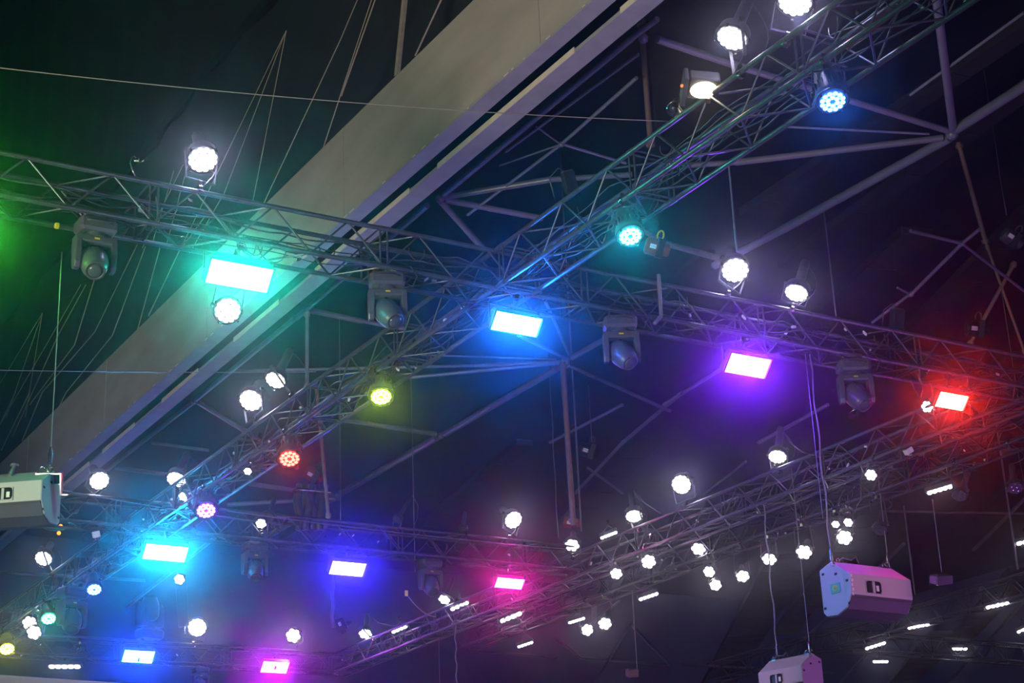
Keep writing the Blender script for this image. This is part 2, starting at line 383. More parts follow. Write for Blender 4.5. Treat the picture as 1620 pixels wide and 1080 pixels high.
def cable_run(pl, t0, t1, z, label, nc=5, seed=1, amp=.1):
    rnd = random.Random(seed); n, o = OFF[pl]; along = VD if n == UD else UD
    org = CAM + n * (o + TW / 2) + along * t0 + ZD * (z + .06)
    root = empty('cable_bundle', org, label, 'cables')
    for c in range(nc):
        y0 = rnd.uniform(-.2, .2); zz = rnd.uniform(.03, TS * .95) if c % 3 else rnd.uniform(.0, .1); ph = rnd.uniform(0, 6); pts = []; t = 0; st = .16
        sg = rnd.uniform(.03, amp); per = rnd.choice((.9, 1.3, 2.0)); 
        while t <= t1 - t0:
            fr_ = (t / per + ph) % 1.0; dip = sg * 4 * fr_ * (1 - fr_)
            y = y0 + .05 * math.sin(t * 1.9 + ph) + .03 * math.sin(t * 5.1 + ph)
            pts.append(org + along * (t + .02 * math.sin(t * 7)) + n * y + ZD * (zz - dip + .03 * math.sin(t * 3.3 + ph))); t += st
        mb = MB(); mb.path(pts, rnd.choice((.007, .009, .012)), 4); part(mb, 'cable', M['cable'], root)
    # looped slack hanging in the truss
    for c in range(int((t1 - t0) * 1.6)):
        t = rnd.uniform(0, t1 - t0 - .3); c0 = org + along * t + n * rnd.uniform(-.25, .25) + ZD * rnd.uniform(.05, .4); rr_ = rnd.uniform(.08, .2); pts = []
        ax = (along + n * rnd.uniform(-.6, .6)).normalized()
        for k in range(11):
            g = PI * (1.0 + k / 10.0 * rnd.uniform(.9, 1.15)); pts.append(c0 + ax * rr_ * math.cos(g) + ZD * rr_ * 1.2 * math.sin(g) + n * .02 * k / 10)
        mb = MB(); mb.path(pts, .007, 4); part(mb, 'cable_loop', M['cable'], root)
    for c in range(int((t1 - t0) * 2.0)):      # tape wraps and bright couplings
        t = rnd.uniform(0, t1 - t0); p = org + along * t + n * rnd.choice((-TW / 2, TW / 2, 0)) + ZD * rnd.choice((.0, -.05, TS - .06, .2))
        mb = MB(); mb.box(p, (along + ZD * rnd.uniform(-1, 1)), n, along.cross(n), rnd.uniform(.03, .08), .03, .035, .004); part(mb, 'connector', M['steel'] if c % 2 else M['white'], root)

truss('A', 3.0, 23.5, HR, 'long truss crossing the upper left to right edge, carrying the four largest coloured panels', M['truss'])
truss('B', 8.5, 44.5, HR, 'diagonal truss rising from lower left corner to the top right, hung with coloured round lamps', M['truss'])
truss('C', 17.0, 44.4, HR, 'purple lit diagonal truss rising from bottom centre to the right edge under the red panel', M['truss'])
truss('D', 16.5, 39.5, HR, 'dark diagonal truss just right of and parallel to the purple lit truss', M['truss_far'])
truss('T', 7.0, 20.4, HR, 'mid level truss over the indigo panel, between the two diagonal trusses', M['truss'])
truss('Q', 11.5, 21.2, HR, 'lowest truss along the bottom edge, over the blue and magenta panels', M['truss'])
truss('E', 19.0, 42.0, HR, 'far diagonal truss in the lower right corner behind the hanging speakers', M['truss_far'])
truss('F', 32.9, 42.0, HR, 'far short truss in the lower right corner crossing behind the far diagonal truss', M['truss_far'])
cable_run('A', 3.2, 23, HR, 'black cables looped along the long upper truss', 7, 1, .16)
cable_run('B', 9, 43, HR, 'black cables looped along the long diagonal truss from lower left to top right', 7, 2, .14)
cable_run('C', 17.3, 44, HR, 'black cables looped along the purple lit diagonal truss', 6, 3, .12)
cable_run('D', 17, 39, HR, 'black cables looped along the dark diagonal truss right of the purple one', 5, 4, .12)
cable_run('T', 7.2, 20.2, HR, 'black cables looped along the mid level truss over the indigo panel', 7, 5, .16)
cable_run('Q', 11.7, 21, HR, 'black cables looped along the lowest truss over the magenta panel', 5, 6, .14)

# ------------------------------------------------------------------ round LED cans
def hexcells(n_ring):
    pts = [(0, 0)]
    for k in range(1, n_ring + 1):
        for i in range(6 * k): g = 2 * PI * i / (6 * k) + k * .3; pts.append((k * math.cos(g), k * math.sin(g)))
    return pts
def can(name, pl, x, y, r, tx, ty, mx, my, c, power, label, off=0.0, style='long', lit=True, group=None, near=None, moff=0.0, strength=None, cat='stage light'):
    Fp = on(pl, x, y, off); s = pxm(Fp); R = r / s; tl = math.hypot(tx, ty) / s
    L_ = max({'long': 3.3, 'short': 2.3, 'box': 2.0}[style] * R, tl / (.66 if style == 'short' else .72))
    away = (Fp - CAM).normalized(); lat = RI * (tx / s / L_) - UP * (ty / s / L_)
    lat = lat - away * lat.dot(away)
    ax = (lat + away * math.sqrt(max(0.02, 1 - lat.length_squared))).normalized()      # from the lens towards the tail
    Mp = on(pl, mx, my, moff)
    if pl == 'D': Mp = V((Fp.x, Fp.y, max(CAM.z + HR, Fp.z + .25)))
    root = empty(name, Mp, label, cat, group)
    h = MB()
    if style == 'long': prof = [(0, R * 1.04), (R * .1, R * 1.1), (R * .75, R * 1.08), (R * 1.05, R * .82), (R * 1.35, R * .46), (L_ * .93, R * .42), (L_, R * .34)]
    else: prof = [(0, R * 1.2), (R * .12, R * 1.28), (R * .6, R * 1.26), (R * 1.2, R * 1.12), (L_ * .72, R * .85), (L_ * .93, R * .66), (L_, R * .5)]
    h.lathe(Fp, ax, prof, 20 if r > 12 else 12)
    hs = part(h, 'housing', M['body'], root)
    xx, yy, _ = frame(ax)
    if r > 11 and style == 'short':
        fb = MB()
        for k in range(20):
            g = 2 * PI * k / 20; d = xx * math.cos(g) + yy * math.sin(g)
            fb.box(Fp + ax * (R * 1.25) + d * R * 1.15, ax, d, ax.cross(d), R * .8, R * .22, R * .035)
        sub(fb, 'heat_sink', M['body'], hs, root)
    # front ring
    fk = .14 if style == 'short' else 0
    rg = MB(); rg.lathe(Fp - ax * R * .05, ax, [(0, R * (1.12 + fk)), (0, R * (1.17 + fk)), (R * .16, R * (1.17 + fk)), (R * .16, R * (1.1 + fk))], 20 if r > 12 else 12, caps=False); part(rg, 'front_ring', M['black'], root)
    cells = MB(); nr = 2 if r >= 12.5 or style == 'short' else 1; q = .95 * R / (nr + .42); cr = q * (.53 if style != 'short' else .5)
    if style == 'long': cr = q * .52
    for cx, cyy in hexcells(nr):
        if style == 'short' and nr == 2 and cx == 0 and cyy == 0: continue
        p = Fp - ax * R * .04 + xx * cx * q + yy * cyy * q
        cells.lathe(p - ax * .012, ax, [(0, cr * .7), (.006, cr)], 8)
    st = strength if strength else (14 if lit else 0)
    cl = part(cells, 'led_lens', glow('led_' + name, tuple(max(q, .045) for q in c) if c[0] < .99 else c, st, False) if lit else M['glass'], root)
    if lit:
        fr0 = 1.0 if style == 'short' else .72
        fd = MB(); fd.lathe(Fp - ax * .002, ax, [(0, R * fr0), (.004, R * fr0)], 16); part(fd, 'reflector', glow('led_spill', c, st * (.05 if style == 'short' else .02), False), root)
        lo = Fp - ax * (R * .25)
        l = lamp('lamp', 'AREA', lo, lo - ax, (.48, .46, 1.0) if c == WH else ((1.0, .85, .8) if c == WW else c), power, R * .6, parent=None); l.parent = root; l.location = lo - root.location
    # yoke
    C = Fp + ax * R * (.7 if style == 'long' else 1.0); dm = Mp - C; dist = dm.length
    side = ax.cross(dm)
    side = side.normalized() if side.length > 1e-4 else xx
    dd = (dm - side * dm.dot(side)).normalized(); k = max(R * .9, dist - .07)
    yk = MB(); yx = side.cross(dd)
    for sg in (-1, 1):
        p0 = C + side * (sg * R * (1.2 + fk)); p1 = C + dd * k * .9 + side * (sg * R * 1.05)
        yk.box((p0 + p1) / 2, p1 - p0, side, (p1 - p0).cross(side), (p1 - p0).length, .008, max(.028, R * .22))
        yk.lathe(p0 - side * .02 * sg, side * sg, [(0, R * .2), (.035, R * .2)], 8)
    e = C + dd * k * .9; yk.box(e, side, yx, dd, R * 2.14, max(.028, R * .22), .01)
    part(yk, 'yoke', M['body'], root)
    cb = MB(); cb.box(e + dd * .03, side, yx, dd, .05, .045, .06, .005); cb.tube(e, Mp, .012, 6)
    n_, o_ = OFF[pl]; al = VD if n_ == UD else UD
    cb.lathe(Mp - al * .022, al, [(0, .05), (.044, .05)], 12); cb.box(Mp + ZD * .055, al, n_, ZD, .03, .04, .05)
    part(cb, 'clamp', M['steel'], root)
    if r > 9:                                    # filter clips round the rim, safety cord
        for g in (.6, 2.2, 3.9, 5.3):
            d = xx * math.cos(g) + yy * math.sin(g); tb = MB(); tb.box(Fp - ax * R * .12 + d * R * 1.2, ax, d, ax.cross(d), R * .3, R * .06, R * .16); part(tb, 'filter_clip', M['steel'], root)
        T_ = Fp + ax * L_; pts = []
        for k in range(9):
            t = k / 8; pts.append(T_.lerp(Mp, t) + (V((RI.x, RI.y, 0)) * (.16 + .2 * tl)) * math.sin(PI * t) - ZD * (.05 * math.sin(PI * t)))
        pb = MB(); pb.path(pts, .007, 4); part(pb, 'power_cable', M['cable'], root)
        tb = MB(); tb.box(T_ + ax * .02, ax, xx, yy, .04, .05, .03); part(tb, 'plug', M['steel'], root)
    return root
WH = (1.0, .93, 1.0); WW = (1.0, .93, .84)
WC = 14
# (plane, x, y, r, tail, mount, power W, label)
WHITE = [
 ('A',321,252,23,-9,-40,316,299,60,'brilliant white round lamp standing on the long truss at upper left'),
 ('A',360,491,20,-6,-16,374,404,26,'white round lamp hanging just below the teal panel'),
 ('B',436,601,16,24,-48,462,626,6,'upper of two white lamps left of the diagonal truss, long dark barrel'),
 ('B',397,633,18,14,-28,404,668,26,'lower of two white lamps left of the diagonal truss, glaring full face'),
 ('T',157,760,15,-10,-22,141,786,22,'white round lamp above the left end of the mid level truss, right of left speaker'),
 ('T',279,758,15,18,-42,303,784,6,'white lamp with long dark barrel standing above the cyan panel'),
 ('B',69,883,13,12,-24,82,908,5,'white lamp right under the left speaker'),
 ('B',47,985,11,8,-14,62,962,6,'upper half of a paired white lamp near the lower left corner'),
 ('B',54,1000,11,10,-10,66,966,6,'lower half of a paired white lamp near the lower left corner'),
 ('Q',312,992,14,2,-9,305,1017,34,'warm white glaring lamp on the lowest truss between blue and magenta panels'),
 ('Q',464,1005,11,5,-9,469,1022,24,'white glaring lamp on the lowest truss above the magenta panel'),
 ('T',812,822,14,-18,-18,805,849,26,'white glaring lamp on the mid level truss, above the pink panel'),
 ('T',905,862,11,2,-20,906,882,8,'white lamp at the right end of the mid level truss'),
 ('A',1163,427,21,-7,-33,1151,464,55,'brilliant white round lamp on the long truss, right of centre'),
 ('A',1260,463,18,15,-50,1252,489,20,'white lamp with long shiny barrel on the long truss, right of the brightest one'),
 ('B',1158,60,24,27,-62,1172,118,22,'big white lamp with thick barrel at upper right of the diagonal truss'),
 ('B',1258,3,26,10,-50,1243,68,50,'largest white lamp cut by the top edge over the diagonal truss'),
 ('C',1078,766,15,8,-15,1086,800,40,'white glaring lamp on top of the purple lit truss, below the violet panel'),
 ('C',1003,816,13,-4,-38,1012,838,7,'white lamp with dark barrel pointing up, left along the purple lit truss'),
 ('C',1230,722,14,5,-46,1234,746,8,'white lamp with dark barrel pointing up, right along the purple lit truss'),
 ('C',1026,888,11,-2,-12,1020,866,7,'white lamp hanging under the purple lit truss, left of a dark trussed joint'),
 ('D',1105,868,11,6,-20,1109,838,5,'white lamp with ringed barrel hanging between the purple and the dark truss'),
 ('C',975,907,9,0,-12,973,886,5,'small white lamp right of the pink panel, under the purple lit truss'),
 ('D',1217,884,11,2,-22,1214,857,7,'white lamp hanging left of the tilted one, above the lower speaker'),
 ('D',1272,873,12,6,-18,1270,838,8,'tilted white lamp hanging left of the pink lit speaker'),
 ('D',1336,850,12,0,-16,1336,820,8,'white lamp directly above the pink lit speaker'),
 ('D',1322,829,6,2,-10,1324,812,3,'smallest white lamp above the pink lit speaker, at the purple cord'),
 ('D',1342,826,7,6,-10,1346,806,3,'small white lamp above and right of the purple cord'),
 ('D',1122,904,9,8,-12,1130,880,4,'tilted white lamp hanging under the dark truss, upper of a close pair'),
 ('D',1132,925,9,0,-12,1134,892,5,'white lamp hanging under the dark truss, lower of a close pair'),
 ('D',1175,911,10,-2,-16,1174,873,6,'white lamp hanging under the dark truss between a close pair and a lone one'),
 ('D',957,986,10,0,-14,957,955,6,'white lamp hanging at the lower end of the dark truss, right of a bar light'),
 ('D',929,996,9,-6,-6,930,965,5,'white lamp hanging just under a short bar light at lower centre'),
 ('C',1378,751,9,8,-10,1384,726,6,'tilted white lamp under the purple lit truss near the right cable'),
 ('C',703,948,9,14,-34,722,950,3,'white lamp with long barrel on the purple lit truss, left of the pink panel'),
 ('C',578,1002,10,3,-32,592,1012,9,'white lamp with upright barrel at the lower end of the purple lit truss'),
 ('T',413,828,8,4,-12,414,846,3,'small white lamp in the mid level truss above a dark moving head'),
 ('B',290,785,7,4,-10,300,800,2,'small white lamp seen through the diagonal truss above the violet lamp'),
 ('B',392,745,6,4,-10,398,728,2,'small white lamp inside the diagonal truss, left of the red round lamp'),
 ('C',1467,643,9,10,-6,1482,650,6,'white lamp glowing reddish at the left end of the red panel'),
 ('Q',284,916,8,8,-6,292,1003,3,'small white lamp right below the cyan panel'),
]
for t in WHITE:
    pl, x, y, r, tx, ty, mx, my, pw, lab = t
    warm = x in (312, 464) or 'warm' in lab
    can('led_spotlight', pl, x, y, r, tx, ty, mx, my, c=WW if warm else WH, off=.45 if x == 360 else 0, moff=TW if x == 360 else 0, power=pw * (.22 if pw > 15 else .05), label=lab, strength=16)
COLOR = [
 (1317,160,21,-17,-58,1304,97,(.02,.16,1.0),16,5,'blue round lamp hanging under the diagonal truss at upper right','blue'),
 (997,373,18,-12,-42,985,316,(.0,.75,.85),22,9,'teal round lamp hanging under the diagonal truss right of centre','teal'),
 (603,627,16,-3,-36,597,585,(.62,1.0,.02),10,6,'yellow green round lamp hanging under the diagonal truss, left of centre','green'),
 (458,725,16,0,-38,452,682,(1.0,.03,.02),8,5,'red round lamp hanging under the diagonal truss','red'),
 (326,807,15,-3,-32,322,773,(.20,.02,1.0),16,7,'violet round lamp hanging under the diagonal truss right of the cyan panel','violet'),
 (149,932,11,-2,-25,143,901,(.02,.12,1.0),9,8,'small blue round lamp hanging under the diagonal truss at lower left','blue'),
 (77,978,11,-2,-22,72,950,(.0,1.0,.42),9,7,'small green round lamp hanging under the diagonal truss at lower left','green'),
 (11,1026,11,-2,-22,6,996,(.85,.9,.03),7,6,'small yellow round lamp at the lower left corner of the diagonal truss','yellow')]
for x, y, r, tx, ty, mx, my, c, pw, st, lab, nm in COLOR:
    can('led_par_can', 'B', x, y, r, tx, ty, mx, my, c, pw, lab, style='short', strength=st * 6)
DARK = [('T',628,822,7,22,-34,625,842,'unlit can on the mid level truss, barrel leaning right over the indigo panel'),
        ('T',732,838,7,4,-28,736,846,'unlit can standing upright on the mid level truss, left of the glaring white lamp'),
        ('D',1518,784,11,14,-38,1532,742,'unlit can hanging tilted under the dark truss, right of a five cell bar light'),
        ('D',1606,772,12,-6,-38,1600,726,'unlit can hanging upright near the right edge'),
        ('D',1392,838,11,4,-30,1396,800,'unlit can hanging right of the cable above the pink lit speaker'),
        ('T',425,818,9,10,-32,440,838,'unlit can standing upright left of the black cable column'),
        ('Q',128,1040,9,2,-16,126,1012,'unlit can on the left end of the lowest truss')]
for pl, x, y, r, tx, ty, mx, my, lab in DARK: can('stage_lantern', pl, x, y, r, tx, ty, mx, my, WH, 0, lab, lit=False)

# ------------------------------------------------------------------ LED wash panels
def panel(pl, x, y, wp, hp, c, st, label, off=.12, tilt=42):
    P = on(pl, x, y, off); s = pxm(P); n, o = OFF[pl]
    ud = UD; ulen = math.hypot(ud.dot(RI), ud.dot(UP)); W_ = wp / s / ulen; Hh = hp / s
    nr = (-VD * math.cos(math.radians(tilt)) - ZD * math.sin(math.radians(tilt))).normalized(); hh = ud.cross(nr).normalized()
    top = V((P.x, P.y, CAM.z + HR)); root = empty('led_wash_panel', top, label, 'wash light')
    b = MB(); b.box(P - nr * .07, ud, hh, nr, W_ * 1.06, Hh * 1.1, .13, .02); bd = part(b, 'housing', M['body'], root)
    d = MB(); d.box(P + nr * .004, ud, hh, nr, W_, Hh, .012, .004); part(d, 'diffuser', glow('led_panel', tuple(max(q, .007) for q in c), st * 6.5), root)
    f = MB()
    for sg in (-1, 1):
        f.box(P + hh * (sg * Hh * .53) + nr * .01, ud, hh, nr, W_ * 1.06, .012, .03); f.box(P + ud * (sg * W_ * .52) + nr * .01, ud, hh, nr, .012, Hh * 1.06, .03)
    part(f, 'front_frame', M['black'], root)
    y_ = MB(); upz = P + ZD * (Hh * .5 + .12) + VD * .05
    for sg in (-1, 1):
        p0 = P - nr * .06 + ud * (sg * W_ * .56); p1 = upz + ud * (sg * W_ * .56); y_.box((p0 + p1) / 2, p1 - p0, ud, (p1 - p0).cross(ud), (p1 - p0).length, .01, .04)
    y_.box(upz, ud, VD, ZD, W_ * 1.13, .04, .012); part(y_, 'yoke', M['body'], root)
    k = MB(); k.tube(upz, top, .014, 8); k.box(top - ZD * .03, ud, VD, ZD, .05, .05, .09, .006); k.lathe(top - ud * .025, ud, [(0, .05), (.05, .05)], 12); part(k, 'clamp', M['steel'], root)
    fn = MB()
    for i in range(12): fn.box(P - nr * .15 + ud * ((i - 5.5) / 12 * W_ * .9), ud, hh, nr, .012, Hh * .8, .05)
    sub(fn, 'heat_sink', M['body'], bd, root)
    return root
PANELS = [('A',379,436,90,40,(.005,.74,.50),52,'large teal wash panel glaring under the long truss at left'),
 ('A',817,512,72,31,(.0,.15,1.0),75,'bright azure wash panel under the long truss at centre'),
 ('A',1183,578,68,32,(.18,.015,1.0),66,'violet wash panel under the long truss right of centre'),
 ('A',1505,634,52,25,(1.0,.03,.015),40,'red wash panel under the long truss near the right edge'),
 ('T',262,874,60,27,(.0,.42,.95),75,'cyan blue wash panel at lower left under the mid level truss'),
 ('T',550,899,50,23,(.03,.02,1.0),60,'indigo wash panel under the mid level truss'),
 ('T',806,922,43,18,(1.0,.01,.40),30,'hot pink wash panel under the right end of the mid level truss'),
 ('Q',219,1038,42,21,(.01,.06,1.0),60,'deep blue wash panel on the lowest truss'),
 ('Q',435,1055,38,20,(.60,.01,1.0),36,'magenta wash panel on the lowest truss'),
 ('A',-62,356,84,40,(.06,.85,.05),24,'green wash panel under the long truss just past the left edge')]
for p in PANELS: panel(*p, off=-.2 if p[0] == 'Q' else .12)

# ------------------------------------------------------------------ moving heads
def moving_head(pl, x, y, size, label, right=.25, up=False, dark=False, fwd=.62, off=.08, yawx=0.0):
    n, o = OFF[pl]; al = VD if n == UD else UD
    P = on(pl, x, y, off); P.z = CAM.z + (HR + TS + .055 if up else HR - .055); ZD = V((0, 0, -1 if up else 1))
    root = empty('moving_head', P, label, 'moving light'); k = size
    a = (UD * math.cos(yawx) + VD * math.sin(yawx)).normalized(); b = ZD.cross(a)
    bs = MB(); c = P - ZD * .10 * k
    bs.box(c, a, b, ZD, .44 * k, .30 * k, .17 * k, .035 * k); base = part(bs, 'base', M['head'], root)
    hd = MB(); hd.path([c + a * (t * .15 * k) - b * (.15 * k + .03 * k * math.cos(t * PI / 2)) + ZD * .02 * k for t in (-1, -.6, 0, .6, 1)], .012 * k, 6); sub(hd, 'handle', M['body'], base, root)
    yk = MB(); c2 = P - ZD * .215 * k
    yk.lathe(c2 + ZD * .035 * k, -ZD, [(0, .11 * k), (.05 * k, .12 * k)], 16)
    yk.box(c2 - ZD * .055 * k, a, b, ZD, .46 * k, .17 * k, .09 * k, .02 * k)
    poly = [(-.085, 0), (.085, 0), (.095, -.16), (.075, -.34), (.045, -.40), (-.045, -.40), (-.075, -.34), (-.095, -.16)]
    for sg in (-1, 1):
        yk.prism([(p[0] * k, p[1] * k) for p in poly], c2 - ZD * .02 * k + a * (sg * .205 * k), b, ZD, a, -.035 * k, .035 * k, .012 * k)
    part(yk, 'yoke', M['head'], root)
    lb = MB(); lb.box(c2 - ZD * .05 * k - b * .088 * k, a, b, ZD, .06 * k, .006, .02 * k); part(lb, 'label_plate', M['yellow'], root)
    C = c2 - ZD * .31 * k; toc = (CAM - C); toc.z = 0; toc.normalize(); rt = V((RI.x, RI.y, 0)).normalized()
    ax = (-ZD + toc * fwd + rt * right).normalized()
    h = MB(); h.lathe(C - ax * .19 * k, ax, [(0, .07 * k), (.02 * k, .115 * k), (.10 * k, .158 * k), (.22 * k, .163 * k), (.32 * k, .145 * k), (.39 * k, .115 * k), (.40 * k, .10 * k)], 18)
    hh = part(h, 'head', M['head'], root)
    l = MB(); l.lathe(C + ax * .20 * k, ax, [(0, .088 * k), (.02 * k, .085 * k), (.035 * k, .06 * k), (.042 * k, .02 * k)], 16); sub(l, 'lens', M['glass'], hh, root)
    q = MB(); q.lathe(C + ax * .195 * k, ax, [(0, .12 * k), (.022 * k, .118 * k), (.022 * k, .09 * k), (0, .09 * k)], 18, caps=False); sub(q, 'lens_ring', M['body'], hh, root)
    vt = MB(); x1, y1, _ = frame(ax)
    for i in range(4): vt.box(C - ax * (.12 - i * .035) * k + y1 * .13 * k, x1, ax, y1, .12 * k, .012 * k, .04 * k)
    sub(vt, 'vent', M['black'], hh, root)
    for sg in (-1, 1):
        cb = MB(); t = P + a * (sg * .14 * k); cb.box(t + ZD * .0, a, b, ZD, .05, .07, .07, .006); cb.lathe(t + ZD * .05 - a * .02, a, [(0, .045), (.04, .045)], 10)
        cb.tube(t - b * .05 + ZD * .05, t + b * .05 + ZD * .05, .01, 6); part(cb, 'clamp', M['steel'], root)
    pc = MB(); pc.path([P + a * .2 * k - ZD * .1 * k, P + a * .32 * k - ZD * .16 * k, P + a * .38 * k - ZD * .02, P + a * .3 * k + ZD * .12], .009, 5); part(pc, 'power_cable', M['cable'], root)
    return root
moving_head('A', 152, 345, 1.0, 'grey moving head at far left under the long truss, lens aimed down', .12, fwd=.8)
moving_head('A', 612, 432, 1.0, 'grey moving head between the teal and azure panels, teal light on its shell', .60, yawx=-.35)
moving_head('A', 980, 502, 1.02, 'grey moving head right of the azure panel, pink light under its shell', .62, yawx=-.5)
moving_head('A', 1348, 566, 1.06, 'grey moving head left of the red panel, violet light on its shell', .66, yawx=-.5)
moving_head('T', 403, 862, 1.05, 'dark moving head under the mid level truss, left of the indigo panel', .2)
moving_head('T', 680, 885, 1.05, 'dark moving head under the mid level truss, right of the indigo panel', .3)
moving_head('B', 118, 872, 1.35, 'big dark moving head beside the left speaker, amber lamps on its side', .1, off=.1, yawx=.3)
moving_head('Q', 318, 1030, .95, 'small dark moving head on the lowest truss between blue and magenta panels', .3)
moving_head('Q', 236, 1003, 1.55, 'tall moving head standing upright between the cyan and the deep blue panel', .0, fwd=.1, yawx=.3, up=True)
for x, y in ((96, 832), (93, 843)):
    p = on('B', x, y, -.1); mb = MB(); mb.lathe(p, ray(x, y), [(0, .02), (.02, .045), (.03, .045)], 10)
    tag(mb.build('indicator_lamp', M['amber'], None, p), 'amber indicator lamp beside the left speaker, %s of two' % ('upper' if y < 840 else 'lower'), 'indicator')

# ------------------------------------------------------------------ bar lights with square cells
def bar(pl, x, y, dx, dy, n, label, my=None, off=0.3, power=4):
    P = on(pl, x, y, off); s = pxm(P); A_ = on(pl, x - dx, y - dy, off); B_ = on(pl, x + dx, y + dy, off)
    d = RI * (2 * dx / s) - UP * (2 * dy / s); d = d + FW * 0; L_ = d.length; e = d.normalized()
    nr = ((CAM - P).normalized() * .45 - ZD).normalized(); nr = (nr - e * nr.dot(e)).normalized(); h = e.cross(nr)
    wdt = L_ / n
    T_ = V((P.x, P.y, CAM.z + HR)) 
    if T_.z < P.z + .12: T_ = P + ZD * .3
    root = empty('bar_light', T_, label, 'bar light')
    b = MB(); b.box(P - nr * .05, e, h, nr, L_ * 1.1, wdt * 1.2, .09, .01); part(b, 'housing', M['body'], root)
    c = MB()
    for i in range(n):
        q = P + e * ((i - (n - 1) / 2) * wdt) + nr * .002; c.lathe(q, nr, [(0, wdt * .48), (.02, wdt * .42)], 10)
    part(c, 'led_lens', glow('led_bar', WH, 14, False), root)
    y_ = MB()
    for sg in (-1, 1): y_.tube(P + e * (sg * L_ * .5) - nr * .05, T_ - ZD * .08, .009, 5)
    part(y_, 'yoke', M['steel'], root)
    k = MB(); k.box(T_, e, h, nr, .05, .05, .08, .005); part(k, 'clamp', M['steel'], root)
    l = lamp('lamp', 'AREA', P + nr * .05, P + nr * 2, (.48, .46, 1.0), power * .15, wdt); l.parent = root; l.location = P + nr * .05 - root.location
BARS = [('C',963,846,13,-5,5,'thin bar light on the purple lit truss, right of the mid level truss end'),
 ('D',808,976,17,-7,4,'four cell bar light right below the pink panel'),
 ('D',831,1019,12,-4,5,'short bar light at bottom centre below the four cell bar'),
 ('D',1026,943,15,-5,5,'bar light hanging under the dark truss, left of the close lamp pair'),
 ('D',912,981,13,-4,5,'short bar light at lower centre, directly over a white lamp'),
 ('D',1487,774,20,-6,5,'five cell bar light hanging below the red panel'),
 ('E',1622,857,14,-3,3,'bar light cut by the right edge'),
 ('E',1578,957,18,-4,5,'five cell bar light nearest the right edge at lower right'),
 ('E',1453,990,17,-3,5,'bar light in the lower right, just under the pink lit speaker level'),
 ('E',1385,1021,16,-5,5,'slanted bar light below the pink lit speaker'),
 ('F',1393,1046,12,0,4,'lowest bar light below the pink lit speaker'),
 ('F',1518,1026,12,0,4,'level bar light on the far short truss at lower right'),
 ('F',1618,996,9,-4,3,'small bar light near the right edge at lower right'),
 ('Q',102,1054,25,0,5,'long bar light above the white board at lower left'),
 ('C',727,958,14,-6,4,'thin bar light on the purple lit truss, left of the pink panel'),
 ('C',632,995,12,-5,4,'thin bar light at the lower end of the purple lit truss')]
for b_ in BARS: bar(*b_)

# ------------------------------------------------------------------ box light, reflector, small units at upper right
def box_light():
    P = on('B', 1113, 142, -.1); s = pxm(P); root = empty('flood_light', on('B', 1120, 160), 'warm white box floodlight with red dot on the diagonal truss, beside the largest cans', 'floodlight')
    e = (RI - UP * .1).normalized(); nr = ((CAM - P).normalized() - ZD * .9).normalized(); e = (e - nr * e.dot(nr)).normalized(); h = e.cross(nr)
    b = MB(); b.box(P - nr * .1, e, h, nr, .34, .26, .2, .02); b.box(P - e * .21 - nr * .02, e, h, nr, .05, .34, .26, .01); part(b, 'housing', M['body'], root)
    d = MB(); d.lathe(P + nr * .005, nr, [(0, .125), (.02, .11)], 16, sx=1.15, sy=.8); part(d, 'lens', glow('flood_lens', (1, .8, .5), 16), root)
    k = MB(); k.box(root.location + ZD * .03, e, h, nr, .06, .06, .1); k.tube(P - nr * .1, root.location, .02, 6); part(k, 'clamp', M['steel'], root)
    q = MB(); q.lathe(P - e * .24 + UP * .08 + nr * .12, nr, [(0, .018), (.01, .014)], 8); part(q, 'indicator', glow('red_dot', (1, .1, .02), 4, False), root)
box_light()
p = on('B', 1072, 173, -.05); root = empty('reflector_lamp', p, 'unlit shiny round reflector lamp left of the warm floodlight', 'lamp')
axr = ((CAM - p).normalized() - ZD * 1.2).normalized()
mb = MB(); mb.lathe(p, axr, [(-.10, .03), (-.04, .09), (0, .125), (0, .115), (-.03, .07), (-.06, .02)], 20, caps=False); part(mb, 'reflector', M['steel'], root)
mb = MB(); mb.lathe(p - axr * .16, axr, [(0, .05), (.1, .06)], 12); part(mb, 'housing', M['black'], root)
mb = MB(); mb.tube(p - axr * .1, on('B', 1083, 182), .014, 6); part(mb, 'clamp', M['steel'], root)

def small_box(name, P, wx, hx, tilt, label, cat, mt='black', extra='steel'):
    s = pxm(P); root = empty(name, P, label, cat); x = (RI * math.cos(tilt) + UP * math.sin(tilt)); y = (UP * math.cos(tilt) - RI * math.sin(tilt)); z_ = x.cross(y)
    x = (x + FW * .4).normalized(); z_ = x.cross(y).normalized()
    b = MB(); b.box(P, x, y, z_, wx / s, hx / s, wx / s * .7, .01); part(b, 'housing', M[mt], root)
    k = MB(); k.box(P - y * (hx / s * .5), x, y, z_, wx / s * .5, .05, .05); k.lathe(P - y * (hx / s * .55) - x * .03, x, [(0, .03), (.06, .03)], 8); part(k, 'clamp', M[extra], root)
    q = MB(); q.path([P + y * hx / s * .45, P + y * hx / s * .75 - x * .1, P + y * hx / s * .4 - x * .25, P - y * hx / s * .6 - x * .25], .008, 5); part(q, 'power_cable', M['cable'], root)
    c = MB(); c.box(P + y * hx / s * .52, x, y, z_, wx / s * .8, .02, wx / s * .5); part(c, 'end_cap', M['body'], root)
small_box('power_box', on('B', 901, 288), 20, 34, .25, 'small black power box standing on the diagonal truss, upper centre', 'box')
small_box('power_box', on('A', 1419, 505), 20, 32, -.08, 'small black power box standing on the long truss, right part', 'box')
small_box('junction_box', on('C', 1437, 713), 14, 9, .5, 'small white tilted box on the purple lit truss below the red panel', 'box', 'white')
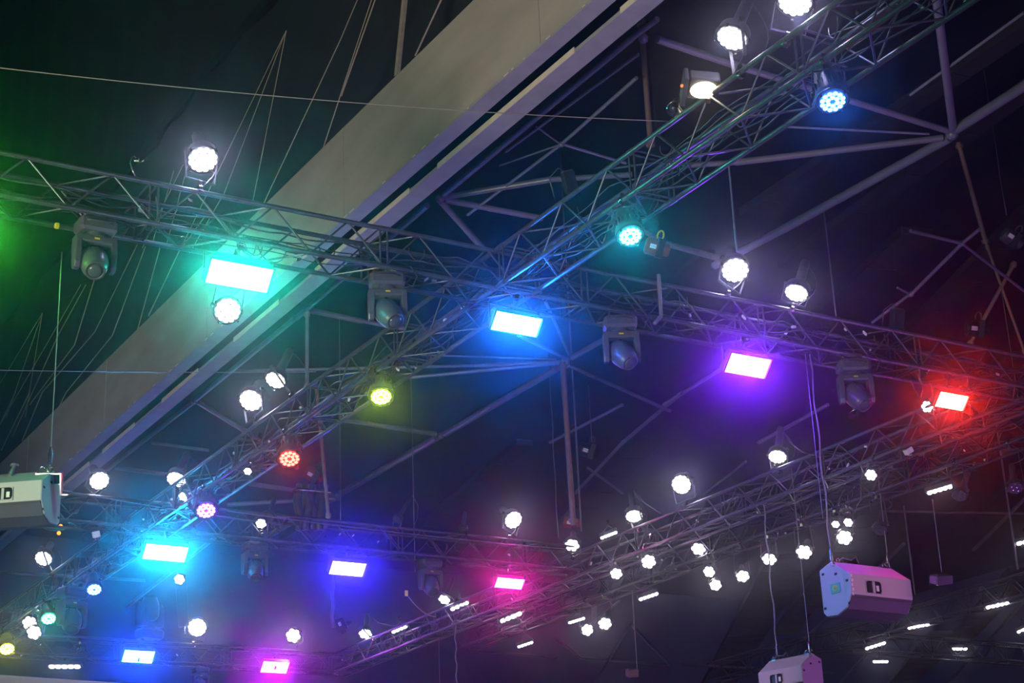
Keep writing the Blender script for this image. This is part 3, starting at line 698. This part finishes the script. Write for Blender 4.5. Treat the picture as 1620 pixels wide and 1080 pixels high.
small_box('junction_box', on('D', 1467, 716), 24, 8, .2, 'flat unlit unit with shiny tabs below the red panel', 'box', 'body')
small_box('junction_box', on('D', 1418, 735), 26, 9, .1, 'flat black unit hanging between the purple lit and the dark truss', 'box', 'black')
small_box('junction_box', on('T', 152, 845), 12, 10, .2, 'small pale box between the left speaker and the cyan panel', 'box', 'white')
p = on('A', 1356, 655, .2); root = empty('mirror_disc', p, 'shiny flat disc just below the rightmost moving head', 'reflector')
mb = MB(); mb.lathe(p, (-ZD + RI * .1 - FW * .35), [(-.05, .06), (-.02, .12), (0, .14), (0, .12), (-.02, .05)], 18, caps=False); part(mb, 'reflector', M['steel'], root)
mb = MB(); mb.lathe(p + ZD * .03, ZD, [(0, .07), (.08, .05)], 12); mb.tube(p, drop(p, 615), .008, 5); part(mb, 'housing', M['body'], root)

# ------------------------------------------------------------------ chain hoists
def hoist(P, k, label, tilt=0.0, mt='red', chain_up=None, chain_dn=None):
    root = empty('chain_hoist', P, label, 'hoist'); x = (RI * math.cos(tilt) - UP * math.sin(tilt)); x = V((x.x, x.y, x.z)); y = (FW - x * FW.dot(x)).normalized(); z_ = x.cross(y)
    b = MB(); b.lathe(P - x * .2 * k, x, [(0, .10 * k), (.02 * k, .13 * k), (.18 * k, .13 * k), (.2 * k, .10 * k), (.38 * k, .10 * k), (.4 * k, .07 * k)], 16); part(b, 'motor', M[mt], root)
    f = MB()
    for i in range(6): f.lathe(P - x * (.17 - i * .028) * k, x, [(0, .142 * k), (.01 * k, .142 * k)], 16)
    part(f, 'cooling_fin', M[mt], root)
    g = MB(); g.box(P + x * .05 * k, x, y, z_, .12 * k, .2 * k, .3 * k, .015); part(g, 'gearbox', M['black'], root)
    h = MB(); c = P + z_ * .2 * k; h.path([c + z_ * .08 * k * math.sin(t) + x * .05 * k * math.cos(t) for t in [i * .55 - .5 for i in range(9)]], .014 * k, 6); part(h, 'hook', M['yellow' if mt == 'red' and k == .9 else 'body'], root)
    l = MB(); l.box(P - x * .08 * k - y * .138 * k, x, y, z_, .1 * k, .006, .07 * k); part(l, 'label_plate', M['white'], root)
    if chain_up is not None:
        ch = MB(); a = c; n = int((chain_up - a).length / .05); d = (chain_up - a).normalized()
        for i in range(min(n, 200)): q = a + d * (i * .05); s1 = RI if i % 2 else FW; ch.box(q, d, s1, d.cross(s1), .055, .022, .008)
        part(ch, 'chain', M['steel'], root)
hoist(on('A', 1040, 392, .4), .9, 'red ribbed chain hoist with yellow hook right behind the teal round lamp', .25, chain_up=on('A', 1030, 300, .4))
hoist(on('T', 932, 713, 4.0), 1.3, 'round dark chain hoist hanging in the open centre above the glaring lamps', .3, 'black')
hoist(on('T', 905, 826, .3), .9, 'dark chain hoist above the right end of the mid level truss', .1)
hoist(on('T', 497, 752, .3), 1.0, 'chain hoist with amber label above the black cable column', .5)
hoist(on('D', 1602, 378, 1.2), 1.05, 'round dark chain hoist near the right edge, upper half', .6, 'body')
hoist(on('Q', 540, 990, .3), 1.1, 'dark chain hoist at the corner above the lowest truss end', 1.2, 'black')
hoist(on('A', 1546, 520, 1.2), 1.0, 'dark chain hoist low on the long truss near the right edge', .1, 'black')
hoist(on('A', 1024, 560, .6), .0001 + .35, 'tiny shiny coupling under the long truss right of centre', .3, 'steel') if False else None

# black cable column over the mid level truss
root = empty('cable_column', on('T', 490, 830), 'thick black column of bundled cables standing on the mid level truss', 'cables')
for k in range(7):
    x0 = 472 + k * 7; pts = []
    for j in range(9): pts.append(on('T', x0 + 3 * math.sin(j * .9 + k * 2), 838 - j * 9, .15 + .06 * math.sin(k * 2.1)))
    mb = MB(); mb.path(pts, .075, 7); part(mb, 'cable', M['cable'], root)
mb = MB(); a = on('T', 466, 775); b = on('T', 520, 780); mb.box((a + b) / 2, b - a, VD, (b - a).cross(VD), (b - a).length, .25, .05, .01); part(mb, 'clamp_plate', M['steel'], root)

# ------------------------------------------------------------------ hanging wires, poles, cords
def wire(pl, x, y0, y1, wpx, label, mt='wire', off=TW / 2, name='wire_rope', cat='wire', wob=0.0, hook=False):
    a = on(pl, x, y0, off); b = drop(a, y1); r = wpx / 2 / pxm((a + b) / 2)
    root = empty(name, a, label, cat); pts = [a.lerp(b, i / 12) + V((RI.x, RI.y, 0)) * (wob * math.sin(i * 1.7)) for i in range(13)]
    mb = MB(); mb.path(pts, r, 6); part(mb, 'line', M[mt], root)
    if hook:
        h = MB(); h.lathe(b + ZD * .05, ZD, [(0, .02), (.12, .028), (.2, .012)], 8); h.path([b + V((RI.x, RI.y, 0)) * .03 * math.sin(t) + ZD * (.03 * math.cos(t)) for t in [i * .7 for i in range(8)]], .008, 5); part(h, 'shackle', M['steel'], root)
    return a, b
WIRES = [('A',98,398,742,1.8,'thin wire holding the left speaker from the long truss','wire',.0,True),
 ('A',1281,560,892,2.8,'purple lit cord running down to the left side of the pink lit speaker','wire',.015,True),
 ('A',1274,560,820,1.4,'thin wire just left of the purple lit cord','wire',0,False),
 ('D',1388,745,895,1.6,'thin wire holding the right side of the pink lit speaker','wire',0,True),
 ('C',1207,790,1042,2.4,'cord running down to the lower speaker, left one','wire',.018,True),
 ('C',1252,740,1036,1.4,'thin wire running down to the lower speaker, right one','wire',0,True),
 ('T',868,560,850,1.6,'pale thin wire right of centre, left of the tall pole','wire',.01,False),
 ('T',537,500,830,1.5,'thin wire hanging right of the black cable column','wire',0,False),
 ('T',650,590,905,1.4,'thin wire right of the yellow green lamp down to the mid level truss','wire',0,True),
 ('B',1153,262,398,3.4,'dark rod hanging down to the brilliant lamp right of centre','pipe',0,False),
 ('C',1303,330,500,2.4,'greenish thin rod hanging above the long truss on the right','wire',0,False),
 ('C',931,610,700,1.2,'thin wire holding the round hoist in the open centre','wire',0,False),
 ('C',720,985,1085,2.6,'cord hanging from the purple lit truss at the bottom edge','wire',.02,False),
 ('C',694,1010,1085,1.0,'faint thin wire left of the cord at the bottom edge','wire',0,False),
 ('D',1000,935,1058,1.6,'long thin wire carrying a small box at bottom centre','wire',0,False),
 ('D',1475,790,905,1.6,'thin wire hanging under the five cell bar light','wire',0,False),
 ('E',1538,-5,340,1.2,'thin chain line near the right edge at the top','wire',.01,False),
 ('E',1580,430,640,1.4,'thin line near the right edge, middle height','wire',0,False),
 ('E',1430,800,940,3.0,'dim grey hanging rod right of the pink lit speaker','pipe',0,False),
 ('E',1572,640,900,3.5,'dim grey hanging pole at the right, below the unlit cans','pipe',0,False),
 ('Q',526,880,992,7.0,'thick grey cable drop left below the indigo panel','pipe',.02,False),
 ('T',886,240,840,3.0,'dim pole standing behind the crossing of the two big trusses','pipe',0,False)]
for pl, x, y0, y1, wp, lab, mt, wb, hk in WIRES: wire(pl, x, y0, y1, wp, lab, mt, wob=wb, hook=hk, off=.05)
def pole(x0, y0, x1, y1, wpx, dep, label, mt='pipe', name='pole', chain=False):
    a = atd(x0, y0, dep); b = drop(a, y1) if abs(x1 - x0) < 1 else atd(x1, y1, dep); r = wpx / 2 / pxm(a)
    root = empty(name, a, label, 'pole'); mb = MB(); mb.tube(a, b, r, 8); part(mb, 'tube', M[mt], root)
    c = MB(); c.lathe(a.lerp(b, .02), b - a, [(0, r * 1.6), (.08, r * 1.6)], 8); c.lathe(a.lerp(b, .96), b - a, [(0, r * 1.6), (.08, r * 1.6)], 8); part(c, 'collar', M[mt], root)
    if chain:
        ch = MB(); o_ = RI * (r * 2.2)
        for i in range(int((b - a).length / .06)): ch.box(a + o_ + (b - a).normalized() * i * .06, ZD, RI if i % 2 else FW, FW if i % 2 else RI, .06, .03, .012)
        part(ch, 'chain', M['steel'], root)
pole(1014, 30, 1014, 232, 9, 27, 'brown upright pole with a chain, left of the diagonal truss at upper right', 'brown', chain=True)
pole(890, 572, 907, 830, 9, 34, 'tall grey pole dropping from a roof node to the mid level truss end', 'brown')
pole(1516, 225, 1560, 385, 8, 36, 'brown pole hanging from the large roof node at upper right', 'brown')
pole(1560, 385, 1622, 560, 5, 36, 'lower brown stay continuing down to the right edge', 'brown')
pole(1606, 414, 1534, 545, 7, 36, 'brown slanting brace crossing the stay near the right edge', 'brown')
pole(486, 492, 486, 612, 6, 33, 'grey upright pole under a small roof node left of centre', 'pipe')
pole(500, 605, 520, 820, 6, 33, 'grey cord pole beside the black cable column', 'brown')
# long horizontal wires
def span(x0, y0, d0, x1, y1, d1, wpx, sag, label, mt='wire'):
    a = atd(x0, y0, d0); b = atd(x1, y1, d1); pts = [a.lerp(b, i / 24) - ZD * sag * 4 * (i / 24) * (1 - i / 24) for i in range(25)]
    mb = MB(); mb.path(pts, wpx / 2 / pxm((a + b) / 2), 5); o = mb.build('wire_rope', M[mt], None, a); tag(o, label, 'wire')
span(-20, 105, 21, 1060, 192, 24, 1.5, .10, 'long thin wire across the top from left edge to the brown pole', 'rope')
span(-20, 585, 26, 500, 588, 30, 1.6, .02, 'thin level wire from the left edge behind the diagonal truss')
span(360, 808, 31.5, 905, 869, 36.5, 1.8, .05, 'thin pale wire along the front of the mid level truss')
span(97, 775, 29, 420, 826, 33, 1.6, .03, 'thin wire from the left speaker to the mid level truss')
span(646, 943, 35, 690, 975, 35, 1.8, .1, 'short slack cord under the yellow tagged wire')
p = on('T', 643, 938, 0); mb = MB(); mb.box(p, RI, FW, UP, .07, .04, .12, .008); tag(mb.build('tag', M['yellow'], None, p), 'small yellow tag on the wire below the mid level truss', 'tag')
p = on('A', 90, 357, .3); mb = MB(); mb.box(p, UD, VD, ZD, .05, .06, .06, .008); tag(mb.build('tag', M['yellow'], None, p), 'yellow tape wrap on the long truss at far left', 'tag')
# curly lead standing over the upper left of the long truss
root = empty('loose_cable', on('A', 212, 282), 'curly loose cable end sticking up from the long truss at upper left', 'cable')
mb = MB(); mb.path([on('A', x, y) for x, y in ((215,281),(209,268),(206,258),(208,249),(213,247),(217,252),(216,257),(222,256),(227,254))], .008, 5); part(mb, 'cable', M['steel'], root)
mb = MB(); mb.lathe(on('A', 213, 254), RI, [(0, .03), (.05, .03)], 8); part(mb, 'connector', M['steel'], root)
for i, (pl, pts, lab) in enumerate([
    ('C', [(1236,675),(1250,700),(1270,715),(1300,722)], 'slack black cable right of the upright lamp on the purple lit truss'),
    ('C', [(1002,775),(1020,795),(1045,812),(1065,812)], 'slack cable right of the glowing lamp left along the purple lit truss'),
    ('T', [(652,784),(662,800),(660,820),(655,832)], 'slack cable at the leaning unlit can'),
    ('C', [(581,970),(600,985),(625,990),(650,986)], 'slack cable at the lower end of the purple lit truss'),
    ('A', [(1440,600),(1448,618),(1456,630),(1460,612),(1452,590)], 'looped slack cable left of the red panel'),
    ('A', [(1042,434),(1044,470),(1046,500),(1035,512)], 'bent grey conduit on the long truss right of centre'),
    ('C', [(1340,780),(1343,800),(1352,808),(1362,790),(1362,740)], 'slack blue lit cable hanging between the trusses at right')]):
    P_ = [on(pl, x, y, -.05) for x, y in pts]; q = []
    for j in range(len(P_) - 1):
        for k in range(4): q.append(P_[j].lerp(P_[j + 1], k / 4))
    q.append(P_[-1]); mb = MB(); mb.path(q, .03 if 'conduit' in lab else .009, 6); tag(mb.build('loose_cable', M['pipe' if 'conduit' in lab else 'cable'], None, P_[0]), lab, 'cable')
# box at the wire end, bottom centre, and the dim projector above the lower right truss
small_box('junction_box', on('D', 1000, 1064, .05), 18, 12, 0, 'small reddish box at the end of the long wire, bottom centre', 'box', 'brown')
small_box('junction_box', on('D', 1489, 916, .05), 30, 14, 0, 'dim grey box hanging right of the pink lit speaker', 'box', 'body')

# ------------------------------------------------------------------ hanging speakers
def speaker(P, alpha, Lx, sc_, label, win=.62, badge=False, dy=.75, pr=None):
    rt = V((RI.x, RI.y, 0)).normalized(); aw = V((FW.x, FW.y, 0)).normalized()
    e1 = rt * math.cos(alpha) + aw * math.sin(alpha); e2 = rt * math.sin(alpha) - aw * math.cos(alpha)
    root = empty('hanging_speaker', P, label, 'speaker')
    D = dy * sc_; prof = [(0, 0), (0, .62), (.42, .70), (1, .45), (1, .18), (.80, -.01), (.45, -.08), (.10, -.06)]
    poly = [(p[0] * D, p[1] * sc_) for p in prof]
    b = MB(); b.prism(poly, P, e2, ZD, e1, 0, Lx, .012); cab = part(b, 'cabinet', M['speaker'], root)
    # underside grille in a darker cloth
    g = MB(); sl = [(.985, .155), (.79, -.022), (.45, -.092), (.12, -.072)]
    for i in range(3):
        a0, a1 = sl[i], sl[i + 1]; pa = P + e2 * a0[0] * D + ZD * a0[1] * sc_; pb = P + e2 * a1[0] * D + ZD * a1[1] * sc_
        g.box((pa + pb) / 2 + e1 * Lx / 2, e1, pb - pa, e1.cross(pb - pa), Lx * .97, (pb - pa).length, .012)
    part(g, 'grille', M['dark_grille'], root)
    # recessed handle in the front face
    fc = P + e2 * D * 1.0 + ZD * .28 * sc_ + e1 * Lx * win
    h = MB(); h.box(fc, e1, ZD, e2, .27 * sc_, .17 * sc_, .012, .03); hp = part(h, 'handle_recess', M['black'], root)
    h2 = MB(); h2.box(fc + e2 * .01, e1, ZD, e2, .04 * sc_, .17 * sc_, .02); sub(h2, 'handle', M['speaker'], hp, root)
    h3 = MB(); h3.box(fc + e2 * .008 + e1 * .075 * sc_ - ZD * .01, e1, ZD, e2, .05 * sc_, .08 * sc_, .008); sub(h3, 'label_plate', M['white'], hp, root)
    fr_ = MB()
    for sg in (-1, 1): fr_.box(fc + ZD * sg * .09 * sc_, e1, ZD, e2, .29 * sc_, .012, .022); fr_.box(fc + e1 * sg * .14 * sc_, e1, ZD, e2, .012, .18 * sc_, .022)
    sub(fr_, 'handle_rim', M['speaker'], hp, root)
    ln = MB(); ln.box(P + e2 * (D + .002) + ZD * .12 * sc_ + e1 * Lx / 2, e1, ZD, e2, Lx * .98, .012, .006); part(ln, 'seam', M['dark_grille'], root)
    for q1, q2 in ((.08, .06), (.55, .5), (.9, .36), (.12, .55), (.9, .04)):   # corner pads on the end face
        for ex in (-.004, Lx + .004):
            c = MB(); c.box(P + e2 * D * q1 + ZD * sc_ * (q2) + e1 * ex, e2, ZD, e1, .05 * sc_, .035 * sc_, .01, .004); part(c, 'corner_pad', M['black'], root)
    if badge:
        c = MB(); cc = P + e2 * D * .5 + ZD * .30 * sc_ - e1 * .006; c.box(cc, e2, ZD, e1, .2 * sc_, .14 * sc_, .008, .006); bd = part(c, 'badge', M['cyan'], root)
        c = MB(); c.lathe(cc - e1 * .006, -e1, [(0, .05 * sc_), (.004, .05 * sc_), (.004, .032 * sc_), (0, .032 * sc_)], 16, caps=False); c.box(cc - e1 * .007 + ZD * .02 * sc_, e2, ZD, e1, .05 * sc_, .014 * sc_, .004); sub(c, 'emblem', M['yellow'], bd, root)
        # white stencilled marks up the corner edge
        w_ = MB()
        for i in range(5): w_.box(P + e2 * (D + .004) + ZD * (.16 + i * .065) * sc_ + e1 * (.025 + .01 * (i % 2)), e1, ZD, e2, .03 * sc_, .04 * sc_, .004)
        part(w_, 'printed_marks', M['white'], root)
    for t in (.12, .88):                          # top lifting eyes
        c = MB(); q = P + e2 * D * .42 + ZD * .70 * sc_ + e1 * Lx * t; c.box(q, e1, e2, ZD, .12, .04, .02); c.path([q + e1 * .03 * math.cos(a) + ZD * (.03 + .03 * math.sin(a)) for a in [i * .8 for i in range(8)]], .009, 5); part(c, 'lifting_eye', M['steel'], root)
    ld = MB(); q = P + e2 * D * .42 + ZD * .72 * sc_; ld.path([q + e1 * Lx * .14, q + e1 * Lx * .2 + ZD * .05, q + e1 * Lx * .34 + ZD * .03, q + e1 * Lx * .42 + ZD * .09, q + e1 * Lx * .45], .012, 5); part(ld, 'power_cable', M['cable'], root)
    return root
PA = on('A', 1308, 965, .5)
dA = depth(PA)
sp_ = atd(1330, 940, dA)
lamp('speaker_tint_light', 'SPOT', sp_ + V((-6, -1.2, -1.5)), sp_, (.06, .40, 1.0), 280, .2, 20)  # added unseen light that turns the speaker's end face blue
lamp('speaker_tint_light', 'SPOT', sp_ + V((4.5, -4.5, .5)), sp_, (1.0, .30, .36), 420, .2, 20)  # added unseen light, pink on the front face
speaker(atd(1303, 970, dA), .56, 1.15, .98, 'pink and blue lit grey speaker hanging at lower right, green badge on its end', .36, True, dy=.62)
q_ = atd(1245, 1075, depth(on('C', 1240, 1000)))
lamp('speaker_tint_light', 'SPOT', q_ + V((-5, -3.5, -1.2)), q_, (.95, .35, .85), 380, .2, 20)  # added unseen light to colour the lower speaker pink
speaker(atd(1236, 1108, depth(on('C', 1240, 1000))), -.80, 1.0, 1.0, 'violet lit grey speaker hanging at the bottom edge right of centre', .42, dy=.62)
speaker(atd(-62, 838, 20.0), -.12, 1.19, .80, 'green lit pale speaker cut by the left edge', .62, dy=.7)
root = empty('speaker_bracket', atd(78, 757, 19.8), 'clear framed bracket on the top right corner of the left speaker', 'bracket')
mb = MB(); o_ = root.location
for dx, dy_, wx, hx in ((0,.06,.28,.015),(0,-.06,.28,.015),(-.14,0,.015,.14),(0,0,.015,.12),(.14,-.06,.015,.26),(.18,-.18,.09,.015)):
    mb.box(o_ + RI * dx + UP * dy_, RI, FW, UP, wx, .1, hx)
part(mb, 'frame', M['steel'], root)
mb = MB(); mb.box(o_ + FW * .05, RI, FW, UP, .3, .02, .13); part(mb, 'plate', M['body'], root)
root = empty('speaker_stay', atd(17, 752, 19.8), 'teal lit stay arm with round foot on top of the left speaker', 'bracket')
mb = MB(); mb.tube(atd(15, 753, 19.8), atd(23, 737, 19.9), .03, 8, .02); part(mb, 'arm', M['wire'], root)
mb = MB(); mb.lathe(atd(23, 737, 19.9), ZD, [(0, .05), (.02, .05)], 14); part(mb, 'foot', M['wire'], root)

for o in list(bpy.data.objects):
    if '_w' in o: del o['_w']
